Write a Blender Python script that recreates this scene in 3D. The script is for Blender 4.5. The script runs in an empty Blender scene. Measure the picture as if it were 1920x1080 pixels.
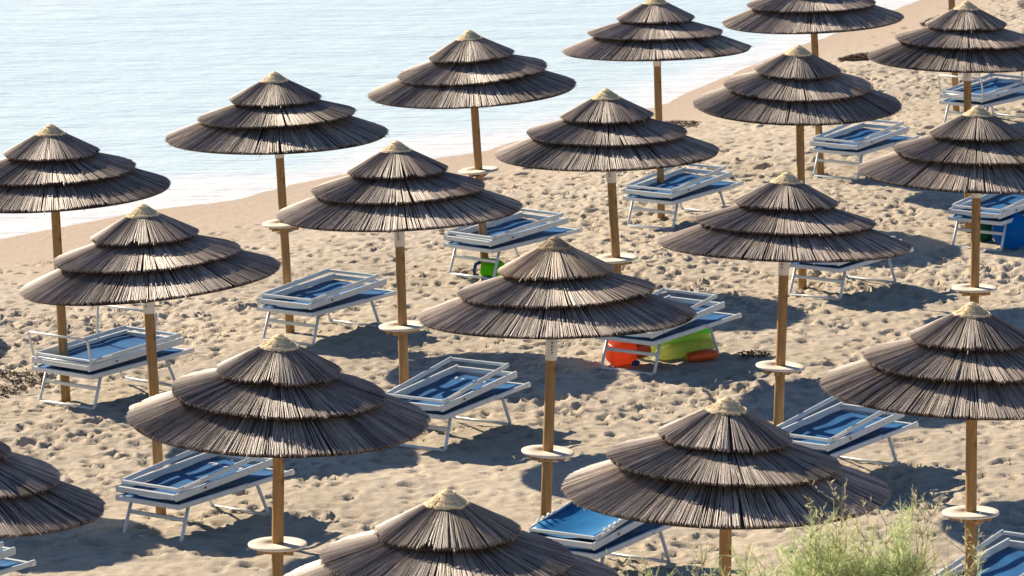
import bpy, math, random
import numpy as np
from mathutils import Vector, Matrix, Euler
R = math.radians
SC = bpy.context.scene
COL = SC.collection

# ------------------------------------------------------------------ camera
cam_d = bpy.data.cameras.new("camera")
cam_d.sensor_width = 36.0
cam_d.lens = 9000.0 / 1920.0 * 36.0          # a long lens, 169 mm
cam_d.clip_start = 0.5
cam_d.clip_end = 6000.0
cam = bpy.data.objects.new("camera", cam_d)
cam.location = (0, 0, 10.25)
cam.rotation_euler = (R(90 - 10.635), 0, 0)
COL.objects.link(cam)
SC.camera = cam
cam_d.dof.use_dof = True
cam_d.dof.focus_distance = 46.0
cam_d.dof.aperture_fstop = 8.0

# ------------------------------------------------------------------ sky and sun
SUN_EL, SUN_AZ = 31.5, -44.5                 # azimuth counted clockwise from +Y
world = bpy.data.worlds.new("World")
SC.world = world
world.use_nodes = True
wn = world.node_tree
sky = wn.nodes.new("ShaderNodeTexSky")
sky.sky_type = 'NISHITA'
sky.sun_disc = False
sky.sun_elevation = R(SUN_EL)
sky.sun_rotation = R(SUN_AZ)
sky.air_density = 1.0
sky.dust_density = 0.4
sky.ozone_density = 6.0
wn.links.new(sky.outputs[0], wn.nodes["Background"].inputs[0])
wn.nodes["Background"].inputs[1].default_value = 0.07
sun_d = bpy.data.lights.new("sun", 'SUN')
sun_d.energy = 5.0
sun_d.angle = R(0.55)
sun_d.color = (1.0, 0.83, 0.63)
sun = bpy.data.objects.new("sun", sun_d)
to_sun = Vector((math.sin(R(SUN_AZ)) * math.cos(R(SUN_EL)), math.cos(R(SUN_AZ)) * math.cos(R(SUN_EL)), math.sin(R(SUN_EL))))
sun.rotation_euler = to_sun.to_track_quat('Z', 'Y').to_euler()
sun.location = (-20, 40, 40)
COL.objects.link(sun)
vs = SC.view_settings
vs.view_transform = 'Standard'
vs.look = 'None'
vs.gamma = 1.0
vs.use_curve_mapping = False
vs.exposure = 0.86

# ------------------------------------------------------------------ helpers
def mat(name, rough=0.7, spec=0.3):
    m = bpy.data.materials.new(name)
    m.use_nodes = True
    nt = m.node_tree
    b = nt.nodes["Principled BSDF"]
    b.inputs["Roughness"].default_value = rough
    b.inputs["Specular IOR Level"].default_value = spec
    return m, nt, b

def N(nt, t, **kw):
    n = nt.nodes.new(t)
    for k, v in kw.items():
        setattr(n, k, v)
    return n

def ramp(nt, stops):
    r = nt.nodes.new("ShaderNodeValToRGB")
    els = r.color_ramp.elements
    while len(els) < len(stops):
        els.new(0.5)
    for e, (p, c) in zip(els, stops):
        e.position = p
        e.color = (*c, 1)
    return r

def noise(nt, scale, detail=4, rough=0.55, coord="Object", stretch=None):
    tc = nt.nodes.new("ShaderNodeTexCoord")
    n = nt.nodes.new("ShaderNodeTexNoise")
    n.inputs["Scale"].default_value = scale
    n.inputs["Detail"].default_value = detail
    n.inputs["Roughness"].default_value = rough
    if stretch:
        mp = nt.nodes.new("ShaderNodeMapping")
        mp.inputs["Scale"].default_value = stretch
        nt.links.new(tc.outputs[coord], mp.inputs[0])
        nt.links.new(mp.outputs[0], n.inputs["Vector"])
    else:
        nt.links.new(tc.outputs[coord], n.inputs["Vector"])
    return n

def bump(nt, b, src, strength, dist):
    bp = nt.nodes.new("ShaderNodeBump")
    bp.inputs["Strength"].default_value = strength
    bp.inputs["Distance"].default_value = dist
    nt.links.new(src, bp.inputs["Height"])
    nt.links.new(bp.outputs[0], b.inputs["Normal"])
    return bp

def mixrgb(nt, fac, a, b, mode='MIX'):
    m = nt.nodes.new("ShaderNodeMixRGB")
    m.blend_type = mode
    for i, v in enumerate((fac, a, b)):
        s = m.inputs[i]
        if isinstance(v, (int, float)):
            s.default_value = v
        elif isinstance(v, tuple):
            s.default_value = (*v, 1)
        else:
            nt.links.new(v, s)
    return m

class MB:
    """collects shapes and links them as one mesh object"""
    def __init__(self):
        self.v, self.f, self.smooth, self.tone = [], [], [], []
    def add(self, vs_, fs, smooth=False, tone=0.5):
        o = len(self.v)
        self.v.extend([tuple(p) for p in vs_])
        self.tone.extend([tone] * len(vs_))
        for f in fs:
            self.f.append(tuple(i + o for i in f))
            self.smooth.append(smooth)
        return self
    def bar(self, a, b, w, h, up=(0, 0, 1), bev=0.004):
        """box section bar from a to b with small chamfers"""
        a, b = Vector(a), Vector(b)
        d = (b - a).normalized()
        s = d.cross(Vector(up)).normalized()
        u = s.cross(d).normalized()
        w2, h2 = w / 2, h / 2
        e = min(bev, w2 * .6, h2 * .6)
        prof = [(-w2 + e, -h2), (w2 - e, -h2), (w2, -h2 + e), (w2, h2 - e), (w2 - e, h2), (-w2 + e, h2), (-w2, h2 - e), (-w2, -h2 + e)]
        vs_ = [a + s * x + u * y for x, y in prof] + [b + s * x + u * y for x, y in prof]
        fs = [(i, (i + 1) % 8, (i + 1) % 8 + 8, i + 8) for i in range(8)] + [tuple(range(7, -1, -1)), tuple(range(8, 16))]
        return self.add(vs_, fs)
    def tube(self, pts, r, n=10, caps=True, tone=0.5):
        pts = [Vector(p) for p in pts]
        rs = r if isinstance(r, (list, tuple)) else [r] * len(pts)
        vs_, fs = [], []
        prev = None
        for i, p in enumerate(pts):
            d = ((pts[min(i + 1, len(pts) - 1)] - pts[max(i - 1, 0)])).normalized()
            ref = prev if prev is not None else (Vector((0, 0, 1)) if abs(d.z) < .9 else Vector((1, 0, 0)))
            s = d.cross(ref).normalized()
            u = s.cross(d).normalized()
            prev = u
            for k in range(n):
                t = 2 * math.pi * k / n
                vs_.append(p + (s * math.cos(t) + u * math.sin(t)) * rs[i])
        for i in range(len(pts) - 1):
            for k in range(n):
                fs.append((i * n + k, i * n + (k + 1) % n, (i + 1) * n + (k + 1) % n, (i + 1) * n + k))
        if caps:
            fs.append(tuple(range(n - 1, -1, -1)))
            o = (len(pts) - 1) * n
            fs.append(tuple(range(o, o + n)))
        return self.add(vs_, fs, True, tone)
    def lathe(self, prof, n=32, centre=(0, 0, 0), wob=None):
        c = Vector(centre)
        vs_, fs = [], []
        m = len(prof)
        for k in range(n):
            t = 2 * math.pi * k / n
            for j, (r, z) in enumerate(prof):
                q = 1.0 if wob is None else wob(t, j)
                vs_.append(c + Vector((r * q * math.cos(t), r * q * math.sin(t), z)))
        for k in range(n):
            k2 = (k + 1) % n
            for j in range(m - 1):
                fs.append((k * m + j, k2 * m + j, k2 * m + j + 1, k * m + j + 1))
        return self.add(vs_, fs, True)
    def sheet(self, fn, nu, nv, thick):
        """closed thin sheet from a height function fn(u,v)->Vector"""
        vs_, fs = [], []
        for layer in (0, 1):
            for i in range(nu + 1):
                for j in range(nv + 1):
                    p = Vector(fn(i / nu, j / nv))
                    vs_.append(p - Vector((0, 0, thick * layer)))
        o = (nu + 1) * (nv + 1)
        ix = lambda i, j: i * (nv + 1) + j
        for i in range(nu):
            for j in range(nv):
                fs.append((ix(i, j), ix(i + 1, j), ix(i + 1, j + 1), ix(i, j + 1)))
                fs.append((o + ix(i, j), o + ix(i, j + 1), o + ix(i + 1, j + 1), o + ix(i + 1, j)))
        ring = [ix(i, 0) for i in range(nu)] + [ix(nu, j) for j in range(nv)] + [ix(i, nv) for i in range(nu, 0, -1)] + [ix(0, j) for j in range(nv, 0, -1)]
        for a, b in zip(ring, ring[1:] + ring[:1]):
            fs.append((a, o + a, o + b, b))
        return self.add(vs_, fs, True)
    def mesh(self, name, material):
        me = bpy.data.meshes.new(name)
        me.from_pydata(self.v, [], self.f)
        me.polygons.foreach_set("use_smooth", self.smooth)
        at = me.attributes.new("tone", 'FLOAT', 'POINT')
        at.data.foreach_set("value", self.tone)
        me.materials.append(material)
        me.update()
        return me
    def build(self, name, material, parent=None):
        return put(name, self.mesh(name, material), parent)

def put(name, me, parent=None, loc=(0, 0, 0), rot=(0, 0, 0)):
    o = bpy.data.objects.new(name, me)
    COL.objects.link(o)
    o.parent = parent
    o.location = loc
    o.rotation_euler = rot
    return o

def tag(o, label, cat, group=None):
    o["label"] = label
    o["category"] = cat
    if group:
        o["group"] = group
    return o

def thing(name, label, cat, loc, rot=(0, 0, 0), group=None):
    return tag(put(name, None, None, loc, rot), label, cat, group)

# ------------------------------------------------------------------ materials
# sand
M_SAND, nt, b = mat("sand", 0.9, 0.15)
n1 = noise(nt, 0.35, 5)
n2 = noise(nt, 8.0, 6, 0.68)
n3 = noise(nt, 160.0, 3, 0.7)
r1 = ramp(nt, [(0.3, (0.44, 0.39, 0.305)), (0.7, (0.55, 0.49, 0.39))])
nt.links.new(n1.outputs["Fac"], r1.inputs[0])
r2 = ramp(nt, [(0.3, (0.55, 0.53, 0.51)), (0.58, (1.0, 1.0, 1.0))])
nt.links.new(n2.outputs["Fac"], r2.inputs[0])
c1 = mixrgb(nt, 0.55, r1.outputs[0], r2.outputs[0], 'MULTIPLY')
r3 = ramp(nt, [(0.3, (0.78, 0.76, 0.74)), (0.6, (1.05, 1.05, 1.05))])
nt.links.new(n3.outputs["Fac"], r3.inputs[0])
c2 = mixrgb(nt, 0.6, c1.outputs[0], r3.outputs[0], 'MULTIPLY')
wet = N(nt, "ShaderNodeAttribute", attribute_name="wet")
wr = ramp(nt, [(0.0, (0, 0, 0)), (1.0, (1, 1, 1))])
nt.links.new(wet.outputs["Fac"], wr.inputs[0])
c3 = mixrgb(nt, wr.outputs[0], c2.outputs[0], (0.47, 0.375, 0.27))
nt.links.new(c3.outputs[0], b.inputs["Base Color"])
mr = N(nt, "ShaderNodeMapRange")
mr.inputs[3].default_value = 0.92
mr.inputs[4].default_value = 0.55
nt.links.new(wet.outputs["Fac"], mr.inputs[0])
nt.links.new(mr.outputs[0], b.inputs["Roughness"])
hb = N(nt, "ShaderNodeMath", operation='ADD')
nt.links.new(n2.outputs["Fac"], hb.inputs[0])
sc_ = N(nt, "ShaderNodeMath", operation='MULTIPLY')
sc_.inputs[1].default_value = 0.12
nt.links.new(n3.outputs["Fac"], sc_.inputs[0])
nt.links.new(sc_.outputs[0], hb.inputs[1])
bump(nt, b, hb.outputs[0], 0.7, 0.03)

# sea
M_SEA, nt, b = mat("sea_water", 0.2, 0.5)
b.inputs["IOR"].default_value = 1.333
sh = N(nt, "ShaderNodeAttribute", attribute_name="shore")
rs = ramp(nt, [(0.0, (0.86, 0.84, 0.79)), (0.02, (0.82, 0.82, 0.80)), (0.075, (0.62, 0.74, 0.765)), (0.5, (0.60, 0.735, 0.77)), (1.0, (0.74, 0.815, 0.825))])
nt.links.new(sh.outputs["Fac"], rs.inputs[0])
nt.links.new(rs.outputs[0], b.inputs["Base Color"])
w1 = noise(nt, 1.0, 5, 0.55, "Object", (0.38, 1.25, 1.0))
w2 = noise(nt, 1.0, 3, 0.5, "Object", (2.2, 6.0, 1.0))
ad = N(nt, "ShaderNodeMath", operation='MULTIPLY_ADD')
ad.inputs[1].default_value = 0.36
nt.links.new(w2.outputs["Fac"], ad.inputs[0])
nt.links.new(w1.outputs["Fac"], ad.inputs[2])
bump(nt, b, ad.outputs[0], 0.9, 0.17)

def reed_material(name, stops):
    m, nt, b = mat(name, 0.5, 0.5)
    a = N(nt, "ShaderNodeAttribute", attribute_name="tone")
    r = ramp(nt, stops)
    nt.links.new(a.outputs["Fac"], r.inputs[0])
    nn = noise(nt, 9.0, 5, 0.7)
    rr = ramp(nt, [(0.3, (0.66, 0.64, 0.64)), (0.65, (1.08, 1.07, 1.05))])
    nt.links.new(nn.outputs["Fac"], rr.inputs[0])
    c = mixrgb(nt, 0.8, r.outputs[0], rr.outputs[0], 'MULTIPLY')
    oi = N(nt, "ShaderNodeObjectInfo")
    mr = N(nt, "ShaderNodeMapRange")
    mr.inputs[3].default_value = 0.78
    mr.inputs[4].default_value = 1.15
    nt.links.new(oi.outputs["Random"], mr.inputs[0])
    c2 = mixrgb(nt, 1.0, c.outputs[0], mr.outputs[0], 'MULTIPLY')
    nt.links.new(c2.outputs[0], b.inputs["Base Color"])
    return m

REED = [(0.0, (0.04, 0.032, 0.027)), (0.3, (0.255, 0.205, 0.168)), (0.6, (0.37, 0.30, 0.245)), (1.0, (0.62, 0.515, 0.41))]
M_REED = reed_material("weathered_reed", REED)
M_REED_TAN = reed_material("tan_reed", [(0.0, (0.14, 0.10, 0.065)), (0.4, (0.42, 0.31, 0.21)), (1.0, (0.66, 0.52, 0.36))])
M_THATCH, nt, b = mat("shaded_thatch", 0.95, 0.05)
nn = noise(nt, 30, 4)
r = ramp(nt, [(0.3, (0.018, 0.014, 0.012)), (0.7, (0.06, 0.047, 0.04))])  # near-black thatch, shade below the rims put into its colour
nt.links.new(nn.outputs["Fac"], r.inputs[0])
nt.links.new(r.outputs[0], b.inputs["Base Color"])

def fibre_material(name, lo, hi, scale=40):
    m, nt, b = mat(name, 0.8, 0.2)
    a = N(nt, "ShaderNodeAttribute", attribute_name="tone")
    nn = noise(nt, scale, 4, 0.6)
    ad = N(nt, "ShaderNodeMath", operation='ADD')
    nt.links.new(a.outputs["Fac"], ad.inputs[0])
    nt.links.new(nn.outputs["Fac"], ad.inputs[1])
    r = ramp(nt, [(0.65, lo), (1.3, hi)])
    dv = N(nt, "ShaderNodeMath", operation='MULTIPLY')
    dv.inputs[1].default_value = 1.0
    nt.links.new(ad.outputs[0], dv.inputs[0])
    r.color_ramp.elements[0].position = 0.55
    r.color_ramp.elements[1].position = 1.0
    nt.links.new(dv.outputs[0], r.inputs[0])
    nt.links.new(r.outputs[0], b.inputs["Base Color"])
    return m
M_STRAW = fibre_material("straw", (0.50, 0.39, 0.22), (0.74, 0.61, 0.38))
M_STRAW_OLD = fibre_material("old_straw", (0.20, 0.145, 0.09), (0.36, 0.27, 0.17))

M_WOOD, nt, b = mat("pine_post", 0.7, 0.25)
nn = noise(nt, 6.0, 5, 0.6, "Object", (6, 6, 0.5))
r = ramp(nt, [(0.3, (0.25, 0.145, 0.062)), (0.7, (0.46, 0.285, 0.125))])
nt.links.new(nn.outputs["Fac"], r.inputs[0])
nk = noise(nt, 3.0, 2, 0.5, "Object", (2.0, 2.0, 1.3))
rk = ramp(nt, [(0.27, (0.35, 0.3, 0.25)), (0.36, (1, 1, 1))])
nt.links.new(nk.outputs["Fac"], rk.inputs[0])
cw = mixrgb(nt, 0.8, r.outputs[0], rk.outputs[0], 'MULTIPLY')
nt.links.new(cw.outputs[0], b.inputs["Base Color"])
bump(nt, b, nn.outputs["Fac"], 0.3, 0.01)

M_TABLE, nt, b = mat("pale_board", 0.6, 0.3)
nn = noise(nt, 4.0, 4, 0.6, "Object", (1, 8, 1))
r = ramp(nt, [(0.3, (0.68, 0.63, 0.53)), (0.7, (0.80, 0.76, 0.66))])
nt.links.new(nn.outputs["Fac"], r.inputs[0])
nt.links.new(r.outputs[0], b.inputs["Base Color"])

def plain(name, col, rough=0.5, spec=0.4, var=0.12, scale=12):
    m, nt, b = mat(name, rough, spec)
    nn = noise(nt, scale, 4, 0.6)
    lo = tuple(c * (1 - var) for c in col)
    hi = tuple(min(1, c * (1 + var)) for c in col)
    r = ramp(nt, [(0.3, lo), (0.7, hi)])
    nt.links.new(nn.outputs["Fac"], r.inputs[0])
    nt.links.new(r.outputs[0], b.inputs["Base Color"])
    return m
M_PLATE = plain("white_plate", (0.78, 0.77, 0.74), 0.5)
M_MARK = plain("dark_print", (0.02, 0.02, 0.02), 0.6)
M_BOLT = plain("dark_bolt", (0.05, 0.045, 0.04), 0.5)
M_FRAME = plain("white_aluminium", (0.64, 0.70, 0.715), 0.38, 0.5, 0.07, 8)
M_CAPS = plain("white_plastic", (0.80, 0.79, 0.76), 0.5)
M_SLING = plain("blue_sling", (0.004, 0.10, 0.27), 0.6, 0.35, 0.22, 6)
M_SLING2 = plain("bright_blue_sling", (0.006, 0.16, 0.40), 0.5, 0.35, 0.18, 6)
M_PRINT = plain("white_print", (0.7, 0.74, 0.78), 0.6)
M_LIME = plain("lime_plastic", (0.28, 0.72, 0.02), 0.3, 0.5)
M_YEL = plain("yellow_lime_plastic", (0.60, 0.72, 0.10), 0.35, 0.5)
M_GREEN = plain("green_vinyl", (0.42, 0.92, 0.24), 0.3, 0.5)
M_PALE = plain("pale_yellow_vinyl", (0.92, 0.95, 0.48), 0.3, 0.5)
M_ORANGE = plain("orange_vinyl", (0.78, 0.24, 0.12), 0.3, 0.5)
M_ORANGE2 = plain("deep_orange_vinyl", (0.72, 0.10, 0.01), 0.35, 0.5)
M_BLUE = plain("blue_vinyl", (0.02, 0.38, 0.80), 0.3, 0.5)
for m_ in (M_GREEN, M_PALE, M_ORANGE, M_LIME, M_YEL, M_BLUE):
    nt = m_.node_tree
    b = nt.nodes["Principled BSDF"]
    tl = N(nt, "ShaderNodeBsdfTranslucent")
    nt.links.new(b.inputs["Base Color"].links[0].from_socket, tl.inputs[0])
    ms = N(nt, "ShaderNodeMixShader")
    ms.inputs[0].default_value = 0.85
    nt.links.new(b.outputs[0], ms.inputs[1])
    nt.links.new(tl.outputs[0], ms.inputs[2])
    nt.links.new(ms.outputs[0], nt.nodes["Material Output"].inputs[0])
M_NET = plain("dark_green_mesh", (0.01, 0.10, 0.06), 0.7, 0.2, 0.4, 30)
M_DKBLUE = plain("dark_blue_plastic", (0.01, 0.04, 0.20), 0.4)
M_SEAWEED = plain("dry_seaweed", (0.085, 0.062, 0.04), 0.9, 0.1, 0.5, 25)
M_LEAF, nt, b = mat("shrub_leaf", 0.6, 0.25)
a = N(nt, "ShaderNodeAttribute", attribute_name="tone")
r = ramp(nt, [(0.0, (0.38, 0.48, 0.22)), (0.5, (0.56, 0.65, 0.34)), (0.85, (0.66, 0.69, 0.38)), (1.0, (0.62, 0.56, 0.36))])
nt.links.new(a.outputs["Fac"], r.inputs[0])
nt.links.new(r.outputs[0], b.inputs["Base Color"])
tl = N(nt, "ShaderNodeBsdfTranslucent")
nt.links.new(r.outputs[0], tl.inputs[0])
ms = N(nt, "ShaderNodeMixShader")
ms.inputs[0].default_value = 0.6
nt.links.new(b.outputs[0], ms.inputs[1])
nt.links.new(tl.outputs[0], ms.inputs[2])
nt.links.new(ms.outputs[0], nt.nodes["Material Output"].inputs[0])
M_STEM = plain("shrub_stem", (0.30, 0.25, 0.13), 0.8, 0.1, 0.3)

# ------------------------------------------------------------------ the beach
rng = np.random.default_rng(11)
SHX = np.array([-500, -7.06, -6.48, -5.75, -4.88, -3.83, -3.16, -1.91, -0.83, 0.31, 2.25, 2.7, 3.74, 5.36, 6.22, 7.13, 8.09, 500.0])
SHY = np.array([-430, 58.97, 59.81, 60.72, 61.81, 62.99, 63.76, 65.43, 66.69, 68.15, 71.6, 72.6, 75.5, 79.6, 81.71, 83.89, 86.19, 1200.0])
_sx = np.linspace(-12, 12, 400)
_sy = np.interp(_sx, SHX, SHY)
_k = np.exp(-np.linspace(-2, 2, 41) ** 2)
_k /= _k.sum()
_sy[20:-20] = np.convolve(_sy, _k, 'same')[20:-20]
def shore_y(x):
    return np.where(np.abs(x) < 11.0, np.interp(x, _sx, _sy), np.interp(x, SHX, SHY))
COSS = 0.51
def shore_dist(x, y):            # metres inland of the waterline
    return (shore_y(x) - y) * COSS

SEA_Z = -0.35
XD = np.arange(-9.6, 9.6, 0.030)
YD = np.arange(39.0, 86.0, 0.047)
def grow(a, b, n, p):
    t = np.linspace(0, 1, n + 1)[1:] ** p
    return a + (b - a) * t
gx = np.concatenate([grow(XD[0], -900, 24, 3)[::-1], XD, grow(XD[-1], 900, 24, 3)])
gy = np.concatenate([grow(YD[0], -60, 60, 1.6)[::-1], YD, grow(YD[-1], 1500, 24, 3)])
X, Y = np.meshgrid(gx, gy, indexing='ij')
S = shore_dist(X, Y)
def sstep(a, b, v):
    t = np.clip((v - a) / (b - a), 0, 1)
    return t * t * (3 - 2 * t)
Z = SEA_Z + (0 - SEA_Z) * sstep(-0.5, 7.0, S) - 0.9 * sstep(0, 14, -S) - 0.0
Z = np.where(S < 0, SEA_Z - 0.9 * sstep(0, 12, -S) - 0.004, np.maximum(Z, SEA_Z + S * 0.02))
# bank that the picture is taken from
bank = np.clip((33.2 - Y), 0, None)
Z += np.where(bank < 4.5, 0.55 * bank, 0.55 * 4.5 + (bank - 4.5) * 0.2)

def value_noise(x, y, cell, seed):
    g = np.random.default_rng(seed).random((256, 256))
    u, v = x / cell, y / cell
    i, j = np.floor(u).astype(int), np.floor(v).astype(int)
    fu, fv = u - i, v - j
    fu, fv = fu * fu * (3 - 2 * fu), fv * fv * (3 - 2 * fv)
    i0, i1, j0, j1 = i % 256, (i + 1) % 256, j % 256, (j + 1) % 256
    return (g[i0, j0] * (1 - fu) * (1 - fv) + g[i1, j0] * fu * (1 - fv) + g[i0, j1] * (1 - fu) * fv + g[i1, j1] * fu * fv) - .5
rough_zone = sstep(1.2, 3.4, S)
H = value_noise(X, Y, 1.7, 1) * 0.08 + value_noise(X, Y, 0.62, 2) * 0.03 + value_noise(X + .3 * Y, Y, 0.27, 3) * 0.018 + value_noise(X, Y, 0.13, 4) * 0.016 + value_noise(X + 3, Y, 0.07, 5) * 0.012
dense = (np.abs(X) < 9.7) & (Y > 38.5) & (Y < 86.2)
Z += np.where(dense, H * (0.10 + 0.90 * rough_zone) * np.where(S < 0, 0, 1), value_noise(X, Y, 6.0, 9) * 0.05 * np.where(S < 0, 0, 1))
# footprints, each a small trodden hollow with a pushed-up rim
D = np.zeros_like(Z)
ox, oy = 24, 60
nxd, nyd = len(XD), len(YD)
def dent(cx, cy, a, b_, ang, depth):
    i0, i1 = np.searchsorted(XD, cx - 2.2 * a), np.searchsorted(XD, cx + 2.2 * a)
    j0, j1 = np.searchsorted(YD, cy - 2.2 * a), np.searchsorted(YD, cy + 2.2 * a)
    if i1 <= i0 or j1 <= j0:
        return
    xx, yy = np.meshgrid(XD[i0:i1] - cx, YD[j0:j1] - cy, indexing='ij')
    u = (xx * math.cos(ang) + yy * math.sin(ang)) / a
    v = (-xx * math.sin(ang) + yy * math.cos(ang)) / b_
    q = u * u + v * v
    D[ox + i0:ox + i1, oy + j0:oy + j1] += depth * (-np.exp(-(q * .85) ** 2) + 0.34 * np.exp(-(np.sqrt(q) - 1.45) ** 2 * 9))
NF = 32000
fx = rng.uniform(-9.4, 9.4, NF)
fy = rng.uniform(39.2, 85.5, NF)
for cx, cy in zip(fx, fy):
    s = float(shore_dist(np.array(cx), cy))
    if s < 1.2 or (s < 2.8 and rng.random() > (s - 1.2) / 1.6):
        continue
    if abs(cx) > cy * 0.115 + 0.5:
        continue
    patch = float(np.clip(0.85 + 1.3 * value_noise(np.array(cx), np.array(cy), 2.3, 41), .2, 1.35))
    if rng.random() > .35 + .65 * patch or (cy < 46 and rng.random() < 0.3):
        continue
    dent(cx, cy, rng.uniform(0.042, 0.112), rng.uniform(0.034, 0.054), rng.choice([1.0, -.5, .2]) + rng.normal(0, .5), rng.uniform(0.010, 0.058) * patch)
for _ in range(16):                # trodden lines of steps
    x0, y0 = rng.uniform(-7, 7), rng.uniform(42, 70)
    an = rng.choice([0.99, -0.55]) + rng.normal(0, .25)
    for k in range(rng.integers(8, 22)):
        side = .11 if k % 2 else -.11
        px = x0 + k * .55 * math.cos(an) - side * math.sin(an)
        py = y0 + k * .55 * math.sin(an) + side * math.cos(an)
        if shore_dist(np.array(px), py) > 1.5:
            dent(px, py, .15, .075, an, .055)
Z += np.clip(D, -0.10, 0.06)
nX, nY = len(gx), len(gy)
co = np.stack([X, Y, Z], -1).reshape(-1, 3)
I = np.arange(nX * nY).reshape(nX, nY)
quads = np.stack([I[:-1, :-1], I[1:, :-1], I[1:, 1:], I[:-1, 1:]], -1).reshape(-1, 4)

def grid_mesh(name, co, quads, material, attrs):
    me = bpy.data.meshes.new(name)
    me.vertices.add(len(co))
    me.vertices.foreach_set("co", co.astype(np.float32).ravel())
    me.loops.add(quads.size)
    me.loops.foreach_set("vertex_index", quads.astype(np.int32).ravel())
    me.polygons.add(len(quads))
    me.polygons.foreach_set("loop_start", np.arange(0, quads.size, 4, dtype=np.int32))
    me.polygons.foreach_set("loop_total", np.full(len(quads), 4, dtype=np.int32))
    me.update(calc_edges=True)
    me.polygons.foreach_set("use_smooth", np.ones(len(quads), dtype=bool))
    for k, v in attrs.items():
        a = me.attributes.new(k, 'FLOAT', 'POINT')
        a.data.foreach_set("value", v.astype(np.float32).ravel())
    me.materials.append(material)
    return me
wetness = (1 - sstep(0.5, 3.0, S + value_noise(X, Y, 1.3, 21) * 1.2)) * 1.0
beach = put("beach", grid_mesh("beach", co, quads, M_SAND, {"wet": wetness}))
beach["kind"] = "structure"

def ground(x, y):
    i = min(max(np.searchsorted(gx, x) - 1, 0), nX - 2)
    j = min(max(np.searchsorted(gy, y) - 1, 0), nY - 2)
    u = (x - gx[i]) / (gx[i + 1] - gx[i])
    v = (y - gy[j]) / (gy[j + 1] - gy[j])
    return float(Z[i, j] * (1 - u) * (1 - v) + Z[i + 1, j] * u * (1 - v) + Z[i, j + 1] * (1 - u) * v + Z[i + 1, j + 1] * u * v)

# ------------------------------------------------------------------ the sea
sxs = np.concatenate([grow(-12, -900, 16, 3)[::-1], np.arange(-12, 12.01, 0.12), grow(12.0, 900, 16, 3)])
sys_ = np.concatenate([grow(56, -500, 12, 3)[::-1], np.arange(56, 92, 0.16), grow(92, 3000, 30, 3)])
SX, SY = np.meshgrid(sxs, sys_, indexing='ij')
SD = -shore_dist(SX, SY)
SZ = SEA_Z + (value_noise(SX + SY * .2, SY, 1.1, 31) * .018 + value_noise(SX, SY, .45, 32) * .008) * sstep(0.0, 4, SD) * (SY < 120)
# the last thin wash running up the sand
SZ += 0.012 * np.exp(-(SD - 0.5) ** 2 / .3) + value_noise(SX, SY, 2.2, 33) * .012 * (SY < 120)
sI = np.arange(SX.size).reshape(SX.shape)
sq = np.stack([sI[:-1, :-1], sI[1:, :-1], sI[1:, 1:], sI[:-1, 1:]], -1).reshape(-1, 4)
ctr = SD.ravel()[sq].max(1) > -4
shore_a = np.clip((SD + value_noise(SX, SY, 1.6, 35) * 1.1 + value_noise(SX, SY, .5, 36) * .4) / 20.0, 0, 1)
sea = put("sea", grid_mesh("sea", np.stack([SX, SY, SZ], -1).reshape(-1, 3), sq[ctr], M_SEA, {"shore": shore_a}))
sea["kind"] = "structure"

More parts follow.
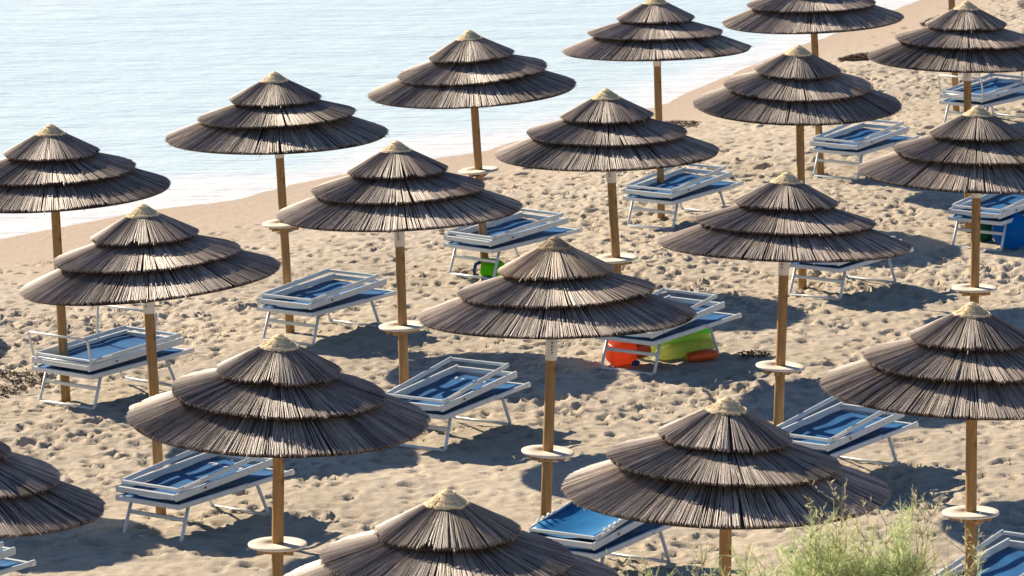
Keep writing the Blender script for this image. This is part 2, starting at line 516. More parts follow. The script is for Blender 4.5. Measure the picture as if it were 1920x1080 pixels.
# ------------------------------------------------------------------ thatched umbrellas
# (outer radius, drop at rim, inner radius, drop at inner edge) in metres from the apex
TIERS = [(0.495, 0.255, 0.02, 0.0), (0.855, 0.437, 0.32, 0.272), (1.20, 0.655, 0.66, 0.445)]
def tier_meshes(seed, ti, material=None):
    rnd = np.random.default_rng(seed * 10 + ti)
    r1, z1, r0, z0 = TIERS[ti]
    slope = (z1 - z0) / (r1 - r0)
    ph = rnd.uniform(0, 6.28, 8)
    am = rnd.uniform(0.2, 1.0, 8)
    def wob(t):
        s = 0.0
        for k in range(8):
            s = s + am[k] * np.sin((k + 2) * t * 1.0 + ph[k]) / (k + 2)
        return s
    # thatch body: closed shell
    n = 96
    mb = MB()
    th = 0.026
    prof = [(r0, -z0 - .006), ((r0 + r1) / 2, -(z0 + z1) / 2 - .008), (r1 - .02, -z1 - .004), (r1 - .012, -z1 - .014), (r1 - .02, -z1 - th), ((r0 + r1) / 2, -(z0 + z1) / 2 - .04), (r0, -z0 - .04), (r0, -z0 - .006)]
    mb.lathe(prof, n, wob=lambda t, j: 1 + 0.010 * wob(t) * (1 if 2 <= j <= 4 else .3))
    body = mb.mesh("thatch_tier", M_THATCH)
    # reeds
    width = 0.0088
    circ = 2 * math.pi * r1
    cnt = int(circ / width * 2.1)
    th_ = rnd.uniform(0, 2 * math.pi, cnt)
    # reeds are tied in bundles: shared tone and a shared raise per bundle
    nb = int(circ / 0.05)
    bt = rnd.random(nb)
    bz = rnd.random(nb)
    bl = rnd.normal(0, 1, nb)
    bid = ((th_ / (2 * math.pi) * nb) + rnd.normal(0, .25, cnt)).astype(int) % nb
    notch = [(rnd.uniform(0, 6.283), rnd.uniform(.04, .12), rnd.uniform(.012, .045)) for _ in range(int(rnd.integers(2, 6)))]
    V, F, T = [], [], []
    for i in range(cnt):
        t = th_[i]
        k = bid[i]
        under = rnd.random() < 0.2
        tone = float(np.clip(0.48 + (bt[k] - .5) * .42 + rnd.normal(0, .2), 0, 1))
        if rnd.random() < .06:
            tone *= .15
        lift = (0.004 + 0.0025 * bz[k] + 0.0025 * rnd.random()) if not under else -0.006 * rnd.random()
        re = r1 * (1 + 0.016 * wob(t)) + bl[k] * .003 + rnd.normal(0, .0055) - (0.006 if under else 0)
        for nt_, nw_, nd_ in notch:               # worn places in the edge
            if abs((t - nt_ + math.pi) % (2 * math.pi) - math.pi) < nw_:
                re -= nd_ * rnd.uniform(.4, 1.0)
        if rnd.random() < .012:                   # loose reeds sticking out
            re += rnd.uniform(.015, .05)
        if ti == 0:
            rs_ = r0 + rnd.uniform(.02, .10)
        else:
            rs_ = r0 + rnd.uniform(0, .05)
        if rnd.random() < .15 and not under:          # shorter reeds start further out
            rs_ = rs_ + (re - rs_) * rnd.uniform(.2, .5)
        sk = rnd.normal(0, .035)
        w = width * rnd.uniform(.55, 1.15)
        droop = rnd.uniform(0, .007)
        prev = None
        secs = 3
        ids = []
        for s in range(secs):
            q = s / (secs - 1)
            rr = rs_ + (re - rs_) * q
            tt = t + sk * (q - .5) * .35 / max(rr, .25)
            z = -z0 - slope * (rr - r0) + lift * (0.5 + .5 * q) - droop * q ** 3 - (0.004 * wob(t * 1.0 + 1) if q == 1 else 0)
            ww = w * (.55 + .45 * q) if ti else w * (.25 + .75 * q)
            c_, s_ = math.cos(tt), math.sin(tt)
            for dx, dz in ((-ww / 2, -.001), (0, ww * .17), (ww / 2, -.001)):
                V.append((rr * c_ - dx * s_, rr * s_ + dx * c_, z + dz))
                T.append(tone)
        o = i * 10
        V.append((V[-2][0], V[-2][1], V[-2][2] - .022))
        T.append(0.0)  # darkest tone at the reed end paints the shadow line under the rim
        for s in range(secs - 1):
            a_ = o + s * 3
            F.append((a_, a_ + 3, a_ + 4, a_ + 1))
            F.append((a_ + 1, a_ + 4, a_ + 5, a_ + 2))
        F.append((o + 6, o + 9, o + 7))
        F.append((o + 7, o + 9, o + 8))
    me = bpy.data.meshes.new("reeds")
    me.from_pydata(V, [], F)
    at = me.attributes.new("tone", 'FLOAT', 'POINT')
    at.data.foreach_set("value", T)
    me.materials.append(material or M_REED)
    me.update()
    return body, me

VARIANTS = [[tier_meshes(v, t) for t in range(3)] for v in range(4)]
TAN_TOP = tier_meshes(77, 0, M_REED_TAN)

def cap_mesh(seed, material):
    rnd = random.Random(seed)
    mb = MB()
    n = 60
    prof = [(0.002, 0.036), (0.018, 0.033), (0.045, 0.019), (0.075, -0.003), (0.110, -0.030), (0.150, -0.052), (0.176, -0.063), (0.176, -0.075), (0.12, -0.056), (0.01, -0.004)]
    w = [rnd.uniform(-.05, .05) for _ in range(n)]
    mb.lathe(prof, n, wob=lambda t, j: 1 + (w[int(t / 6.2832 * n + .5) % n] * (j - 3) / 3 if 3 < j < 8 else 0))
    for ring, z in ((0.058, 0.008), (0.112, -0.033), (0.165, -0.061)):          # woven turns
        mb.tube([(ring * math.cos(a * .2094), ring * math.sin(a * .2094), z + .003) for a in range(31)], .006, 6, tone=rnd.uniform(.2, .7))
    for k in range(90):                                                          # loose fibres at the edge
        t = rnd.uniform(0, 6.283)
        ra, rb = rnd.uniform(.07, .12), rnd.uniform(.165, .19)
        za = 0.0 - (ra - .075) * .8
        zb = -.065 - (rb - .17) * .5
        c_, s_ = math.cos(t), math.sin(t)
        w_ = rnd.uniform(.003, .006)
        mb.add([(ra * c_ + w_ * s_, ra * s_ - w_ * c_, za), (ra * c_ - w_ * s_, ra * s_ + w_ * c_, za), (rb * c_ - w_ * s_, rb * s_ + w_ * c_, zb + .004), (rb * c_ + w_ * s_, rb * s_ - w_ * c_, zb + .004)], [(0, 1, 2, 3)], tone=rnd.random())
    return mb.mesh("straw_cap", material)
CAPS = [cap_mesh(s, M_STRAW) for s in range(3)]
CAP_OLD = cap_mesh(9, M_STRAW_OLD)

def pole_mesh(h):
    mb = MB()
    mb.tube([(0, 0, -0.4), (0, 0, h * .3), (0.001, 0, h * .7), (0, 0, h)], [.049, .048, .046, .044], 20)
    return mb.mesh("pole", M_WOOD)

def table_parts(root, z, rot):
    mb = MB()
    mb.lathe([(0.046, 0.0), (0.046, 0.026), (0.225, 0.026), (0.236, 0.021), (0.238, 0.012), (0.234, 0.003), (0.22, 0.0), (0.046, 0.0)], 48)
    t = mb.build("side_table", M_TABLE, root)
    t.location = (0, 0, z)
    t.rotation_euler = (R(random.uniform(-1.2, 1.2)), R(random.uniform(-1.2, 1.2)), rot)
    for yy in (-.066, .066):
        mb = MB()
        mb.bar((-.15, yy, -.028), (.15, yy, -.028), .036, .052)
        mb.build("bracket", M_WOOD, t)
    for x in (-.09, .09):
        mb = MB()
        mb.tube([(x, -.095, -.028), (x, .095, -.028)], .008, 8)
        mb.build("bolt", M_BOLT, t)

def plate_parts(root, z, rot, seed):
    rnd = random.Random(seed)
    mb = MB()
    h = .30
    mb.lathe([(0.0485, 0), (0.0525, 0), (0.0525, h), (0.0485, h), (0.0485, 0)], 24)
    p = mb.build("number_plate", M_PLATE, root)
    p.location = (0, 0, z)
    p.rotation_euler = (0, 0, rot)
    mb = MB()
    zz = h - .03
    while zz > .07:                       # small dark printed characters down one side
        a0 = -math.pi / 2 - .45 + rnd.uniform(-.05, .05)
        for da, dz, hh in ((0, 0, rnd.uniform(.012, .022)), (rnd.uniform(.14, .26), rnd.uniform(-.006, .006), rnd.uniform(.006, .016))):
            r_ = .0535
            vs_ = []
            for aa in (a0 + da, a0 + da + .14):
                for k in (0, 1):
                    vs_.append((r_ * math.cos(aa), r_ * math.sin(aa), zz + dz - k * hh))
            mb.add(vs_, [(0, 1, 3, 2)])
        zz -= rnd.uniform(.028, .036)
    mb.build("marking", M_MARK, p)["kind"] = "stuff"

random.seed(4)
PB = {1: .84, 2: .92, 4: .86, 6: .98, 7: 1.03, 8: .98, 10: .95, 12: 1.08, 13: .96, 14: .94}   # apex to plate bottom
# base x, y, apex height, sideways lean, canopy roll, canopy pitch, table height, plate
UMB = {
 0: (-6.75, 44.6, 2.88, -.03, 0, 0, 1.15, 0, "thatched umbrella beyond the left edge, seen only by its shadow on the sand"),
 1: (-4.59, 48.34, 2.87, -.0383, -.03, 0, 1.20, 1, "thatched umbrella at the left edge with its canopy against the water"),
 2: (-2.45, 52.03, 2.89, -.0518, -.037, 0, 1.19, 1, "thatched umbrella second from the left in the row nearest the sea"),
 3: (-.31, 55.50, 2.89, -.0657, -.065, .03, 1.22, 0, "thatched umbrella third from the left in the row nearest the sea"),
 4: (1.88, 59.61, 2.78, -.0323, -.027, -.02, 1.05, 1, "thatched umbrella at the top edge, tip cut off, white plate on its pole"),
 5: (4.10, 62.95, 2.72, -.0588, -.04, 0, 1.10, 0, "thatched umbrella at the top edge of which only the lowest tiers show"),
 6: (-3.24, 43.19, 2.92, -.0445, -.07, 0, 1.02, 1, "thatched umbrella at left, right rim tilted up, over the lounger with raised frames"),
 7: (-1.07, 47.18, 2.88, -.0278, -.028, -.02, 0.99, 1, "thatched umbrella left of centre with a long white plate above its round table"),
 8: (1.18, 50.61, 2.91, -.0619, -.03, 0, 1.06, 1, "thatched umbrella in the upper middle, directly behind the brown capped umbrella"),
 9: (3.36, 54.52, 2.84, -.0282, 0, .06, .95, 0, "thatched umbrella at upper right tilted towards the viewer, above the far white lounger"),
 10: (5.63, 58.33, 2.87, -.0244, 0, 0, 1.0, 1, "thatched umbrella in the top right corner with two poles showing below it"),
 11: (-1.89, 37.26, 2.88, .0174, .023, .03, 1.16, 0, "large thatched umbrella at lower left standing above a stacked blue lounger"),
 12: (.29, 41.72, 2.88, .0313, -.017, -.035, .92, 1, "thatched umbrella in the centre with brown cap and tan top tier"),
 13: (2.55, 45.12, 2.90, .0242, .036, -.045, 1.0, 1, "thatched umbrella right of centre, left rim tilted up, round table on its pole"),
 14: (4.86, 49.56, 2.88, 0, .02, -.01, .93, 1, "thatched umbrella at the right edge above the blue ball"),
 15: (3.80, 38.61, 2.88, -.0104, .02, 0, 1.10, 0, "large thatched umbrella at the lower right edge with a round white table"),
 16: (1.59, 34.95, 2.86, .0035, .025, 0, 1.1, 0, "large thatched umbrella at lower right behind the green shrub"),
 17: (-.43, 31.82, 2.88, -.0035, 0, .01, 1.1, 0, "nearest thatched umbrella, cut off by the bottom edge"),
 18: (-4.16, 34.42, 2.88, 0, .05, 0, 1.1, 0, "thatched umbrella cut off by the left edge near the bottom corner"),
 19: (-5.49, 39.96, 2.88, 0, 0, 0, 1.1, 0, "thatched umbrella of which only the rim tip shows at the left edge"),
 20: (6.38, 68.19, 2.85, -.06, 0, 0, 1.2, 0, "thatched umbrella of which only the pole shows at the upper right"),
 21: (7.99, 63.94, 2.78, 0, 0, 0, 1.1, 0, "thatched umbrella of which only a rim tip shows in the top right corner"),
}
for k, (x, y, h, lean, roll, pitch, tz, plate, label) in UMB.items():
    h -= .03
    root = thing("thatched_umbrella", label, "umbrella", (x, y, 0), (0, math.atan(lean), 0), "thatched umbrellas set out in rows on the sand")
    put("pole", pole_mesh(h - .02), root)
    spin = random.uniform(0, 6.28)
    cs = 1.025 if k == 12 else random.uniform(.985, 1.02)
    var = VARIANTS[(k * 7 + k // 4) % 4]
    # the canopy carries a tilt of its own about the pole top
    ry = roll - math.atan(lean)
    for t in range(3):
        body, reeds = var[t]
        if k == 12 and t == 0:
            body, reeds = TAN_TOP
        sp = spin + t * 1.3
        m = Euler((pitch + random.gauss(0, .012), ry + random.gauss(0, .012), 0)).to_matrix() @ Matrix.Rotation(sp, 3, 'Z')
        tier = put("thatch_tier", body, root, (0, 0, h), m.to_euler())
        tier.scale = (cs, cs, cs)
        rd = put("reeds", reeds, tier)
        rd["kind"] = "stuff"
    c = put("straw_cap", CAP_OLD if k == 12 else CAPS[k % 3], root, (0, 0, h), (Euler((pitch, ry, 0)).to_matrix() @ Matrix.Rotation(spin, 3, 'Z')).to_euler())
    c.scale = (.88, .88, 1.0)
    table_parts(root, tz, random.uniform(0, 3.1))
    if plate:
        plate_parts(root, h - PB[k], random.uniform(-.2, .5), k)

# ------------------------------------------------------------------ sun loungers
def lounger(label, x, y, ang, seed, L=1.66, W=.70, t2=2.2, t3=1.5, top=1.30, bars=0, arms=False, drape=False, opened=False, mark=False):
    """folded three-part sunbed; local x runs along the bed from its near end, origin between the near corners"""
    rnd = random.Random(seed)
    gz = sum(ground(x + math.cos(ang) * q, y + math.sin(ang) * q) for q in (0.1, .7, 1.3)) / 3 + 0.012
    root = thing("sun_lounger", label, "sun lounger", (x, y, gz), (0, R(rnd.uniform(-1, .6)), ang), "folded sun loungers beside the umbrellas")
    w = W / 2
    zf = 0.36
    mb = MB()
    for s in (-1, 1):
        mb.bar((-.02, s * w, zf), (L * .62, s * w, zf), .026, .048)
        mb.bar((L * .62 + .006, s * w, zf - .004), (L, s * w, zf - .004), .024, .042)
    mb.bar((-.005, -w + .016, zf), (-.005, w - .016, zf), .034, .044)
    mb.bar((L - .02, -w + .016, zf - .004), (L - .02, w - .016, zf - .004), .034, .04)
    fr = mb.build("frame", M_FRAME, root)
    for s in (-1, 1):
        c = MB()
        c.bar((L - .002, s * w, zf - .004), (L + .055, s * (w + .004), zf - .004), .036, .05, bev=.01)
        c.build("end_cap", M_CAPS, fr)
        c = MB()
        c.tube([(L * .615, s * (w - .02), zf), (L * .615, s * (w + .026), zf)], .020, 12)
        c.build("hinge", M_CAPS, fr)
    mb = MB()
    mb.sheet(lambda u, v: (.015 + u * (L - .04), (v - .5) * (W - .032), zf + .012 - .035 * math.sin(math.pi * v) * (.35 + .65 * math.sin(math.pi * u)) + .004 * math.sin(u * 23 + v * 5)), 20, 8, .006)
    mb.build("sling", M_SLING, root)
    # legs: two bent frames, the far one splayed outwards
    for xt, xb, z0, sp in ((.17, .05, zf - .03, .005), (1.20, 1.36, zf - .03, .01)):
        for s in (-1, 1):
            lg = MB()
            lg.tube([(xt, s * (w - .028), z0), (xt + (xb - xt) * .9, s * (w - .028 + sp * .9), z0 * .1 + .015), (xb, s * (w - .035 + sp), .014)], .0165, 10)
            lg.build("leg", M_FRAME, root)
        fb = MB()
        fb.tube([(xb, -(w - .036 + sp), .014), (xb, (w - .036 + sp), .014)], .0155, 10)
        fb.build("foot_bar", M_FRAME, root)
        if xt < .5:
            fb = MB()
            q = .36
            fb.bar((xt + (xb - xt) * q, -(w - .03), z0 * (1 - q)), (xt + (xb - xt) * q, w - .03, z0 * (1 - q)), .022, .036)
            fb.build("leg_brace", M_FRAME, root)
    # folded back section lying on the bed
    a2 = math.tan(R(t2))
    L2 = 1.50
    w2 = w - .012
    x2 = -.03
    zb = zf + .090
    mb = MB()
    p = lambda xx, yy, dz=0: (x2 + xx, yy, zb + a2 * xx + dz)
    for s in (-1, 1):
        mb.bar(p(0, s * w2), p(L2, s * w2), .024, .066)
    mb.bar(p(.012, -w2 + .014), p(.012, w2 - .014), .03, .05)
    mb.bar(p(L2 - .03, -w2 + .014), p(L2 - .03, w2 - .014), .03, .05)
    if bars:
        for q in range(bars):
            mb.bar(p(.10 + .11 * q, -w2 + .014, .01), p(.10 + .11 * q, w2 - .014, .01), .022, .028)
    f2 = mb.build("back_frame", M_FRAME, root)
    for s in (-1, 1):
        for q in (.28, .72):
            c = MB()
            c.tube([p(L2 * q, s * (w2 + .010)), p(L2 * q, s * (w2 + .020))], .011, 8)
            c.build("rivet", M_BOLT if q < .5 else M_CAPS, f2)
    mb = MB()
    mb.sheet(lambda u, v: p(.02 + u * (L2 - .06), (v - .5) * 2 * (w2 - .014), (-.002 if arms else -.030) - .018 * math.sin(math.pi * v) + .004 * math.sin(u * 17)), 16, 6, .005)
    mb.build("back_sling", M_SLING2 if drape else M_SLING, f2)
    if mark:                               # pale printed lettering across the far end of the cloth
        mb = MB()
        yy = -w2 * .62
        while yy < w2 * .6:
            ww = rnd.uniform(.02, .045)
            for q in range(rnd.randint(1, 3)):
                xa = L2 * .80 + rnd.uniform(0, .05)
                xb = xa + rnd.uniform(.025, .06)
                y0_, y1_ = yy + q * .012, yy + q * .012 + rnd.uniform(.008, .016)
                sag = lambda yq: -.030 - .018 * math.sin(math.pi * (yq / (2 * (w2 - .014)) + .5)) + .0075
                mb.add([p(xa, y0_, sag(y0_)), p(xb, y0_, sag(y0_)), p(xb, y1_, sag(y1_)), p(xa, y1_, sag(y1_))], [(0, 1, 2, 3)])
            yy += ww + .03
        mb.build("lettering", M_PRINT, f2)["kind"] = "stuff"
    # sunshade frame folded on top
    a3 = math.tan(R(t2 + t3))
    w3 = w2 - .010
    x3 = .03
    zc = zb + .057
    pt = lambda xx, yy, dz=0: (x3 + xx, yy, zc + a3 * xx + dz)
    mb = MB()
    for s in (-1, 1):
        mb.bar(pt(0, s * w3), pt(top, s * w3), .018, .044)
    mb.bar(pt(.0, -w3 + .013, .004), pt(.0, w3 - .013, .004), .024, .028)
    mb.bar(pt(top - .015, -w3 + .013), pt(top - .015, w3 - .013), .024, .030)
    f3 = mb.build("shade_frame", M_FRAME, root)
    for s in (-1, 1):
        mb = MB()
        mb.bar(pt(.06, s * (w3 + .0185), .002), pt(.30, s * (w3 + .0185), .002), .016, .03)
        mb.build("slide", M_CAPS, f3)
    if drape:                              # cloth still hanging in the top frame
        mb = MB()
        mb.sheet(lambda u, v: pt(.01 + u * (top - .03), (v - .5) * 2 * (w3 - .012), .012 - .085 * math.sin(math.pi * v) ** .7 * (.5 + .5 * math.sin(math.pi * min(1, u * 1.2))) + .006 * math.sin(u * 9 + v * 7)), 20, 10, .005)
        mb.build("shade_cloth", M_SLING2, f3)
        for s in (-1, 1):
            for q in range(4):
                mb = MB()
                xx = .14 + .09 * q
                mb.bar(pt(xx, s * (w3 + .004), .024), pt(xx + .022, s * (w3 + .004), .045 - .004 * q), .03, .014)
                mb.build("clip", M_CAPS, f3)
    if arms:                               # frames standing up at both ends of the bed
        for xa, lean_, hh in ((.03, -.06, .29), (1.02, .03, .37)):
            mb = MB()
            mb.tube([p(xa, w2 + .01, .03), p(xa + lean_, w2 + .02, hh), p(xa + lean_, w2 + .005, hh + .012)], .013, 8)
            mb.tube([p(xa, -w2 - .01, .03), p(xa + lean_, -w2 - .02, hh), p(xa + lean_, -w2 - .005, hh + .012)], .013, 8)
            mb.tube([p(xa + lean_, -w2 - .005, hh + .012), p(xa + lean_, w2 + .005, hh + .012)], .012, 8)
            if xa < .5:
                mb.tube([p(xa - .01, -w2 - .01, .035), p(xa - .01, w2 + .01, .035)], .012, 8)
            mb.build("raised_frame", M_FRAME, root)
    return root

def lounge_nl(label, nlx, nly, deg, seed, **kw):
    """near-left corner given"""
    a = R(deg)
    W = kw.get("W", .70)
    return lounger(label, nlx + math.sin(a) * W / 2, nly - math.cos(a) * W / 2, a, seed, **kw)

lounge_nl("blue and white sun lounger with two frames standing up, at the far left", -4.90, 48.25, 54, 1, arms=True, top=1.40, t3=.4, t2=1.2, W=.78, L=1.55)
lounge_nl("folded sun lounger at upper left, just left of a pole with a round table", -2.76, 51.37, 58, 2)
lounge_nl("folded sun lounger at upper centre with several crossbars, above the lime green toy", -.78, 55.37, 52, 3, bars=2, t3=1.2, top=1.36)
lounge_nl("folded blue and white sun lounger at upper right of centre, between two umbrella poles", 1.40, 58.97, 57, 4, t3=2.2)
lounge_nl("farthest folded sun lounger standing alone at upper right, near the tilted umbrella", 3.95, 62.68, 58, 5, t3=2.0)
lounge_nl("sun lounger half hidden under the rim of the umbrella right of centre", 3.14, 54.02, 57, 6, t3=.8, t2=1.0)
lounge_nl("sun lounger with orange and green inflatables beneath it", .90, 49.75, 57, 7, L=1.74, t2=3.0, t3=3.2)
lounge_nl("folded sun lounger in the middle with pale lettering on its dark blue cloth", -1.27, 46.20, 61, 8, t3=3.2, mark=True)
lounge_nl("folded blue and white sun lounger at lower left beside the large umbrella's pole", -3.57, 42.40, 56, 9, mark=True, t3=2.3)
lounge_nl("sun lounger with bright blue cloth in its top frame, at the bottom centre", .12, 40.43, 60, 10, drape=True, t3=3.0, t2=3.5)
lounge_nl("sun lounger at lower right half hidden behind the large umbrella by the shrub", 2.40, 44.40, 57, 11, t3=2.8)
lounge_nl("sun lounger at the right edge with a blue ball beneath it", 5.30, 57.29, 57, 12, t3=1.5)
lounge_nl("sun lounger with raised frame near the right edge, far up the beach behind a pole", 6.02, 66.7, 52, 13, arms=True)
lounge_nl("sun lounger cut off by the bottom right corner", 3.44, 38.50, 58, 14, t3=3.0, bars=1)
lounge_nl("sun lounger of which only the end shows in the bottom left corner", -5.63, 38.92, 56, 15)

# ------------------------------------------------------------------ beach toys
def superell(mb, c, rx, ry, rz, e1=1.0, e2=1.0, nu=24, nv=14, rot=0):
    sg = lambda v, e: math.copysign(abs(v) ** e, v)
    vs_, fs = [], []
    for j in range(nv + 1):
        ph = -math.pi / 2 + math.pi * j / nv
        for i in range(nu):
            th = 2 * math.pi * i / nu
            x = rx * sg(math.cos(ph), e1) * sg(math.cos(th), e2)
            y = ry * sg(math.cos(ph), e1) * sg(math.sin(th), e2)
            z = rz * sg(math.sin(ph), e1)
            vs_.append((c[0] + x * math.cos(rot) - y * math.sin(rot), c[1] + x * math.sin(rot) + y * math.cos(rot), c[2] + z))
    for j in range(nv):
        for i in range(nu):
            fs.append((j * nu + i, j * nu + (i + 1) % nu, (j + 1) * nu + (i + 1) % nu, (j + 1) * nu + i))
    mb.add(vs_, fs, True)

# lime green bucket-like toy
gx0, gy0 = -.26, 55.30
t = thing("beach_toy", "lime green plastic beach toy lying under a sun lounger", "toy", (gx0, gy0, ground(gx0, gy0)), (0, R(6), R(-15)))
mb = MB()
superell(mb, (0.02, 0, .12), .125, .115, .115, .8, .9)
mb.build("body", M_LIME, t)
mb = MB()
superell(mb, (-.04, -.02, .195), .075, .07, .045)
mb.build("lid", M_YEL, t)
mb = MB()
mb.tube([(-.09, -.05, .20), (-.14, -.07, .17), (-.15, -.08, .11), (-.14, -.07, .05), (-.08, -.05, .03)], .018, 8)
mb.build("handle", M_DKBLUE, t)
mb = MB()
superell(mb, (.03, -.105, .06), .05, .02, .025)
mb.build("slot", M_NET, t)
t.scale = (1.2, 1.2, 1.2)

# orange inflatable seat
ox_, oy_ = 1.17, 50.05
t = thing("pool_inflatable", "boxy orange inflatable lying under the near end of a sun lounger", "inflatable", (ox_, oy_, ground(ox_, oy_)), (R(6), R(-8), R(20)))
mb = MB()
superell(mb, (0, 0, .14), .155, .16, .125, .45, .5)
mb.build("cushion", M_ORANGE, t)
mb = MB()
superell(mb, (.20, .05, .12), .14, .15, .10, .6, .6)
mb.build("side_cushion", M_ORANGE2, t)
mb = MB()
superell(mb, (.10, -.15, .03), .05, .03, .03)
mb.build("valve", M_DKBLUE, t)

# green and pale yellow inflatable mattress rolled at the far end
mx, my = 1.80, 50.62
t = thing("inflatable_mattress", "green and pale yellow inflatable mattress pushed under a sun lounger", "inflatable", (mx, my, ground(mx, my)), (0, R(-5), R(24)))
for i, (yy, zz, rr, m_) in enumerate(((.13, .20, .085, M_GREEN), (.05, .175, .085, M_GREEN), (-.05, .115, .085, M_PALE), (-.15, .08, .08, M_PALE))):
    mb = MB()
    superell(mb, (0, yy, zz), .42 - .02 * i, rr * 1.1, rr * 1.12, .75, .6, 28, 12)
    mb.build("air_chamber", m_, t)

px_, py_ = 2.03, 50.22
t = tag(put("inflatable_float", None, None, (px_, py_, ground(px_, py_)), (0, R(-4), R(22))), "small flattened orange inflatable in front of the green mattress", "inflatable")
mb = MB()
superell(mb, (0, 0, .06), .19, .09, .055, .8, .6)
mb.build("cushion", M_ORANGE2, t)
mb = MB()
superell(mb, (-.19, -.02, .07), .025, .02, .02)
mb.build("valve", M_YEL, t)

# blue ball and dark green mesh bag at the right edge
bx, by = 6.06, 57.30
t = thing("beach_ball", "large blue inflatable ball under the lounger at the right edge", "ball", (bx, by, ground(bx, by) - .02))
mb = MB()
superell(mb, (0, 0, .22), .25, .25, .22, 1, 1, 32, 20)
mb.build("ball_skin", M_BLUE, t)
mb = MB()
superell(mb, (-.05, -.03, .435), .03, .03, .012)
mb.build("valve", M_CAPS, t)
bx, by = 5.76, 57.75
t = thing("mesh_bag", "dark green mesh bag behind the legs of the lounger at the right edge", "bag", (bx, by, ground(bx, by)))
mb = MB()
superell(mb, (0, 0, .17), .14, .12, .165, .7, .8)
mb.build("sack", M_NET, t)
mb = MB()
mb.tube([(-.05, 0, .32), (-.04, 0, .37), (.0, 0, .39), (.04, 0, .37), (.05, 0, .32)], .01, 6)
mb.build("strap", M_NET, t)

# ------------------------------------------------------------------ dried seaweed
def seaweed(label, x, y, rx, ry, n, seed, hh=.09):
    rnd = random.Random(seed)
    mb = MB()
    for i in range(n):
        a, q = rnd.uniform(0, 6.283), math.sqrt(rnd.random())
        cx, cy = rx * q * math.cos(a), ry * q * math.sin(a)
        z = hh * (1 - q * q) * rnd.random()
        an = rnd.uniform(0, 3.14)
        l = rnd.uniform(.06, .2)
        wv = rnd.uniform(.005, .013)
        c_, s_ = math.cos(an), math.sin(an)
        pts = []
        for k in range(4):
            u = (k / 3 - .5) * l
            zz = z + rnd.uniform(-.01, .03)
            gzz = ground(x + cx + u * c_, y + cy + u * s_) - ground(x, y)
            ww = wv * (1.1 - abs(k / 3 - .5))
            pts += [(cx + u * c_ - ww * s_, cy + u * s_ + ww * c_, max(zz, .004) + gzz), (cx + u * c_ + ww * s_, cy + u * s_ - ww * c_, max(zz, .004) + gzz + .004)]
        mb.add(pts, [(0, 1, 3, 2), (2, 3, 5, 4), (4, 5, 7, 6)])
    o = mb.build("seaweed_clump", M_SEAWEED)
    o.location = (x, y, ground(x, y))
    return tag(o, label, "seaweed", "clumps of dry seaweed on the sand")
seaweed("wide clump of dry brown seaweed on the smooth sand at upper right", 5.63, 75.6, .42, .35, 900, 1)
seaweed("dark clump of seaweed at the top edge beside a pole", 7.17, 79.9, .30, .3, 500, 2, .14)
seaweed("small dark clump of seaweed by the water behind the third umbrella", -.85, 63.6, .22, .22, 350, 3)
seaweed("thin line of seaweed scraps where the damp sand begins at the upper middle", 2.42, 68.9, .30, .35, 110, 4, .03)

seaweed("scatter of dark seaweed scraps on the sand at the left edge", -5.25, 49.3, .45, .75, 240, 5, .025)
seaweed("small dark heap of scraps on the sand right of the orange inflatable", 2.60, 50.5, .20, .24, 55, 6, .03)

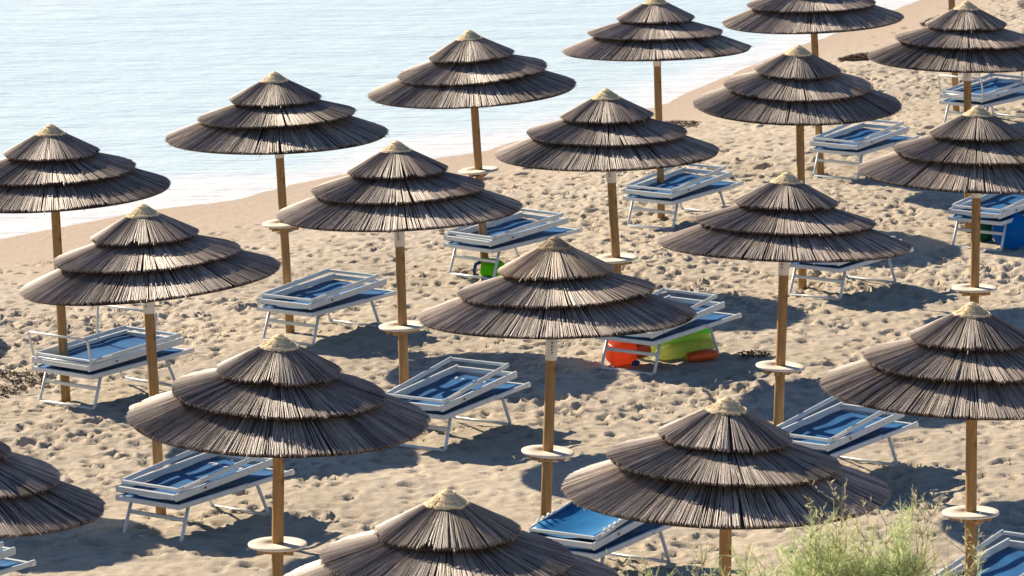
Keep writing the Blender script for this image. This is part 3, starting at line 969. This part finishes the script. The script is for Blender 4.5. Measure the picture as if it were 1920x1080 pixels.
# ------------------------------------------------------------------ shrubs on the bank
def shrub(label, x, y, hgt, spread, nst, seed, sprigs=8, tall=1.5):
    rnd = random.Random(seed)
    z0 = ground(x, y) - .03
    root = thing("shrub", label, "shrub", (x, y, z0))
    st, lf = MB(), MB()
    def leaf(p, d, l, w, tone):
        d = d.normalized()
        s = d.cross(Vector((rnd.uniform(-1, 1), rnd.uniform(-1, 1), rnd.uniform(-1, 1)))).normalized() * w
        m = p + d * l * .5 + Vector((0, 0, .004))
        lf.add([p - s * .4, p + s * .4, m + s, p + d * l, m - s], [(0, 1, 2, 3, 4)], tone=tone)
    def stem(base, top, bend, n, r0_, leafy, tone, l0):
        pts = []
        for i in range(n + 1):
            q = i / n
            pts.append(base.lerp(top, q) + bend * (q * q - q) * -1.0)
        st.tube(pts, [r0_ * (1 - .8 * i / n) for i in range(n + 1)], 4, False)
        tot = int(leafy)
        for j in range(tot):
            q = .18 + .82 * (j + rnd.random()) / tot
            k = min(int(q * n), n - 1)
            pp = pts[k].lerp(pts[k + 1], q * n - k)
            ax = (pts[k + 1] - pts[k]).normalized()
            dr = ax * rnd.uniform(.5, 1.1) + Vector((rnd.gauss(0, .5), rnd.gauss(0, .5), rnd.gauss(.1, .4)))
            leaf(pp, dr, l0 * rnd.uniform(.6, 1.3), rnd.uniform(.0014, .0030), min(1, max(0, tone + rnd.gauss(0, .16) + .12 * (q - .5))))
        return pts
    for i in range(nst):
        a = rnd.uniform(0, 6.283)
        q = math.sqrt(rnd.random())
        bx_, by_ = .25 * spread * q * math.cos(a), .25 * spread * q * math.sin(a)
        rr = spread * q * rnd.uniform(.6, 1.05)
        hh = hgt * (1 - .42 * q * q) * rnd.uniform(.68, 1.05)
        top = Vector((rr * math.cos(a), rr * math.sin(a), hh))
        base = Vector((bx_, by_, 0))
        tone = rnd.uniform(.15, .75)
        pts = stem(base, top, Vector((rnd.gauss(0, .06), rnd.gauss(0, .06), .12)), 6, .003, 90, tone, .10)
        for b_ in range(rnd.randint(3, 6)):
            k = rnd.randint(2, 5)
            p0 = pts[k]
            d = (pts[k + 1] - pts[k]).normalized() * rnd.uniform(.12, .3) + Vector((rnd.gauss(0, .10), rnd.gauss(0, .10), rnd.uniform(.02, .16)))
            stem(p0, p0 + d, Vector((0, 0, .02)), 3, .002, 40, tone, .08)
    for i in range(sprigs):               # thin bare flowering sprigs above the mass
        a = rnd.uniform(0, 6.283)
        rr = spread * rnd.uniform(.2, .95)
        base = Vector((rr * .5 * math.cos(a), rr * .5 * math.sin(a), hgt * .4))
        top = Vector((rr * math.cos(a), rr * math.sin(a) * .8, hgt * rnd.uniform(1.05, tall)))
        pts = stem(base, top, Vector((rnd.gauss(0, .05), 0, 0)), 7, .0042, 12, .85, .045)
        for b_ in range(rnd.randint(6, 11)):
            k = rnd.randint(3, 6)
            d = Vector((rnd.gauss(0, .09), rnd.gauss(0, .06), rnd.uniform(.06, .2)))
            stem(pts[k], pts[k] + d, Vector((0, 0, 0)), 3, .003, 9, .9, .04)
    st.build("stems", M_STEM, root)["kind"] = "stuff"
    lf.build("foliage", M_LEAF, root)["kind"] = "stuff"
    return root
shrub("feathery pale green shrub left of the pair at the bottom right", 2.02, 30.0, 1.18, .38, 85, 1, 8, 1.30)
shrub("feathery pale green shrub right of the pair at the bottom right", 2.46, 29.9, 1.18, .29, 64, 2, 6, 1.22)
shrub("low sparse shrub in front of the large umbrella's pole at the bottom right", 1.46, 29.7, .92, .22, 7, 3, 2, 1.2)
shrub("low sparse weed below the bright blue lounger at the bottom centre", .96, 29.2, .66, .40, 5, 4, 4, 1.25)
shrub("wispy dry plant around the pole at the bottom right", 2.90, 30.1, 1.02, .26, 14, 5, 5, 1.35)
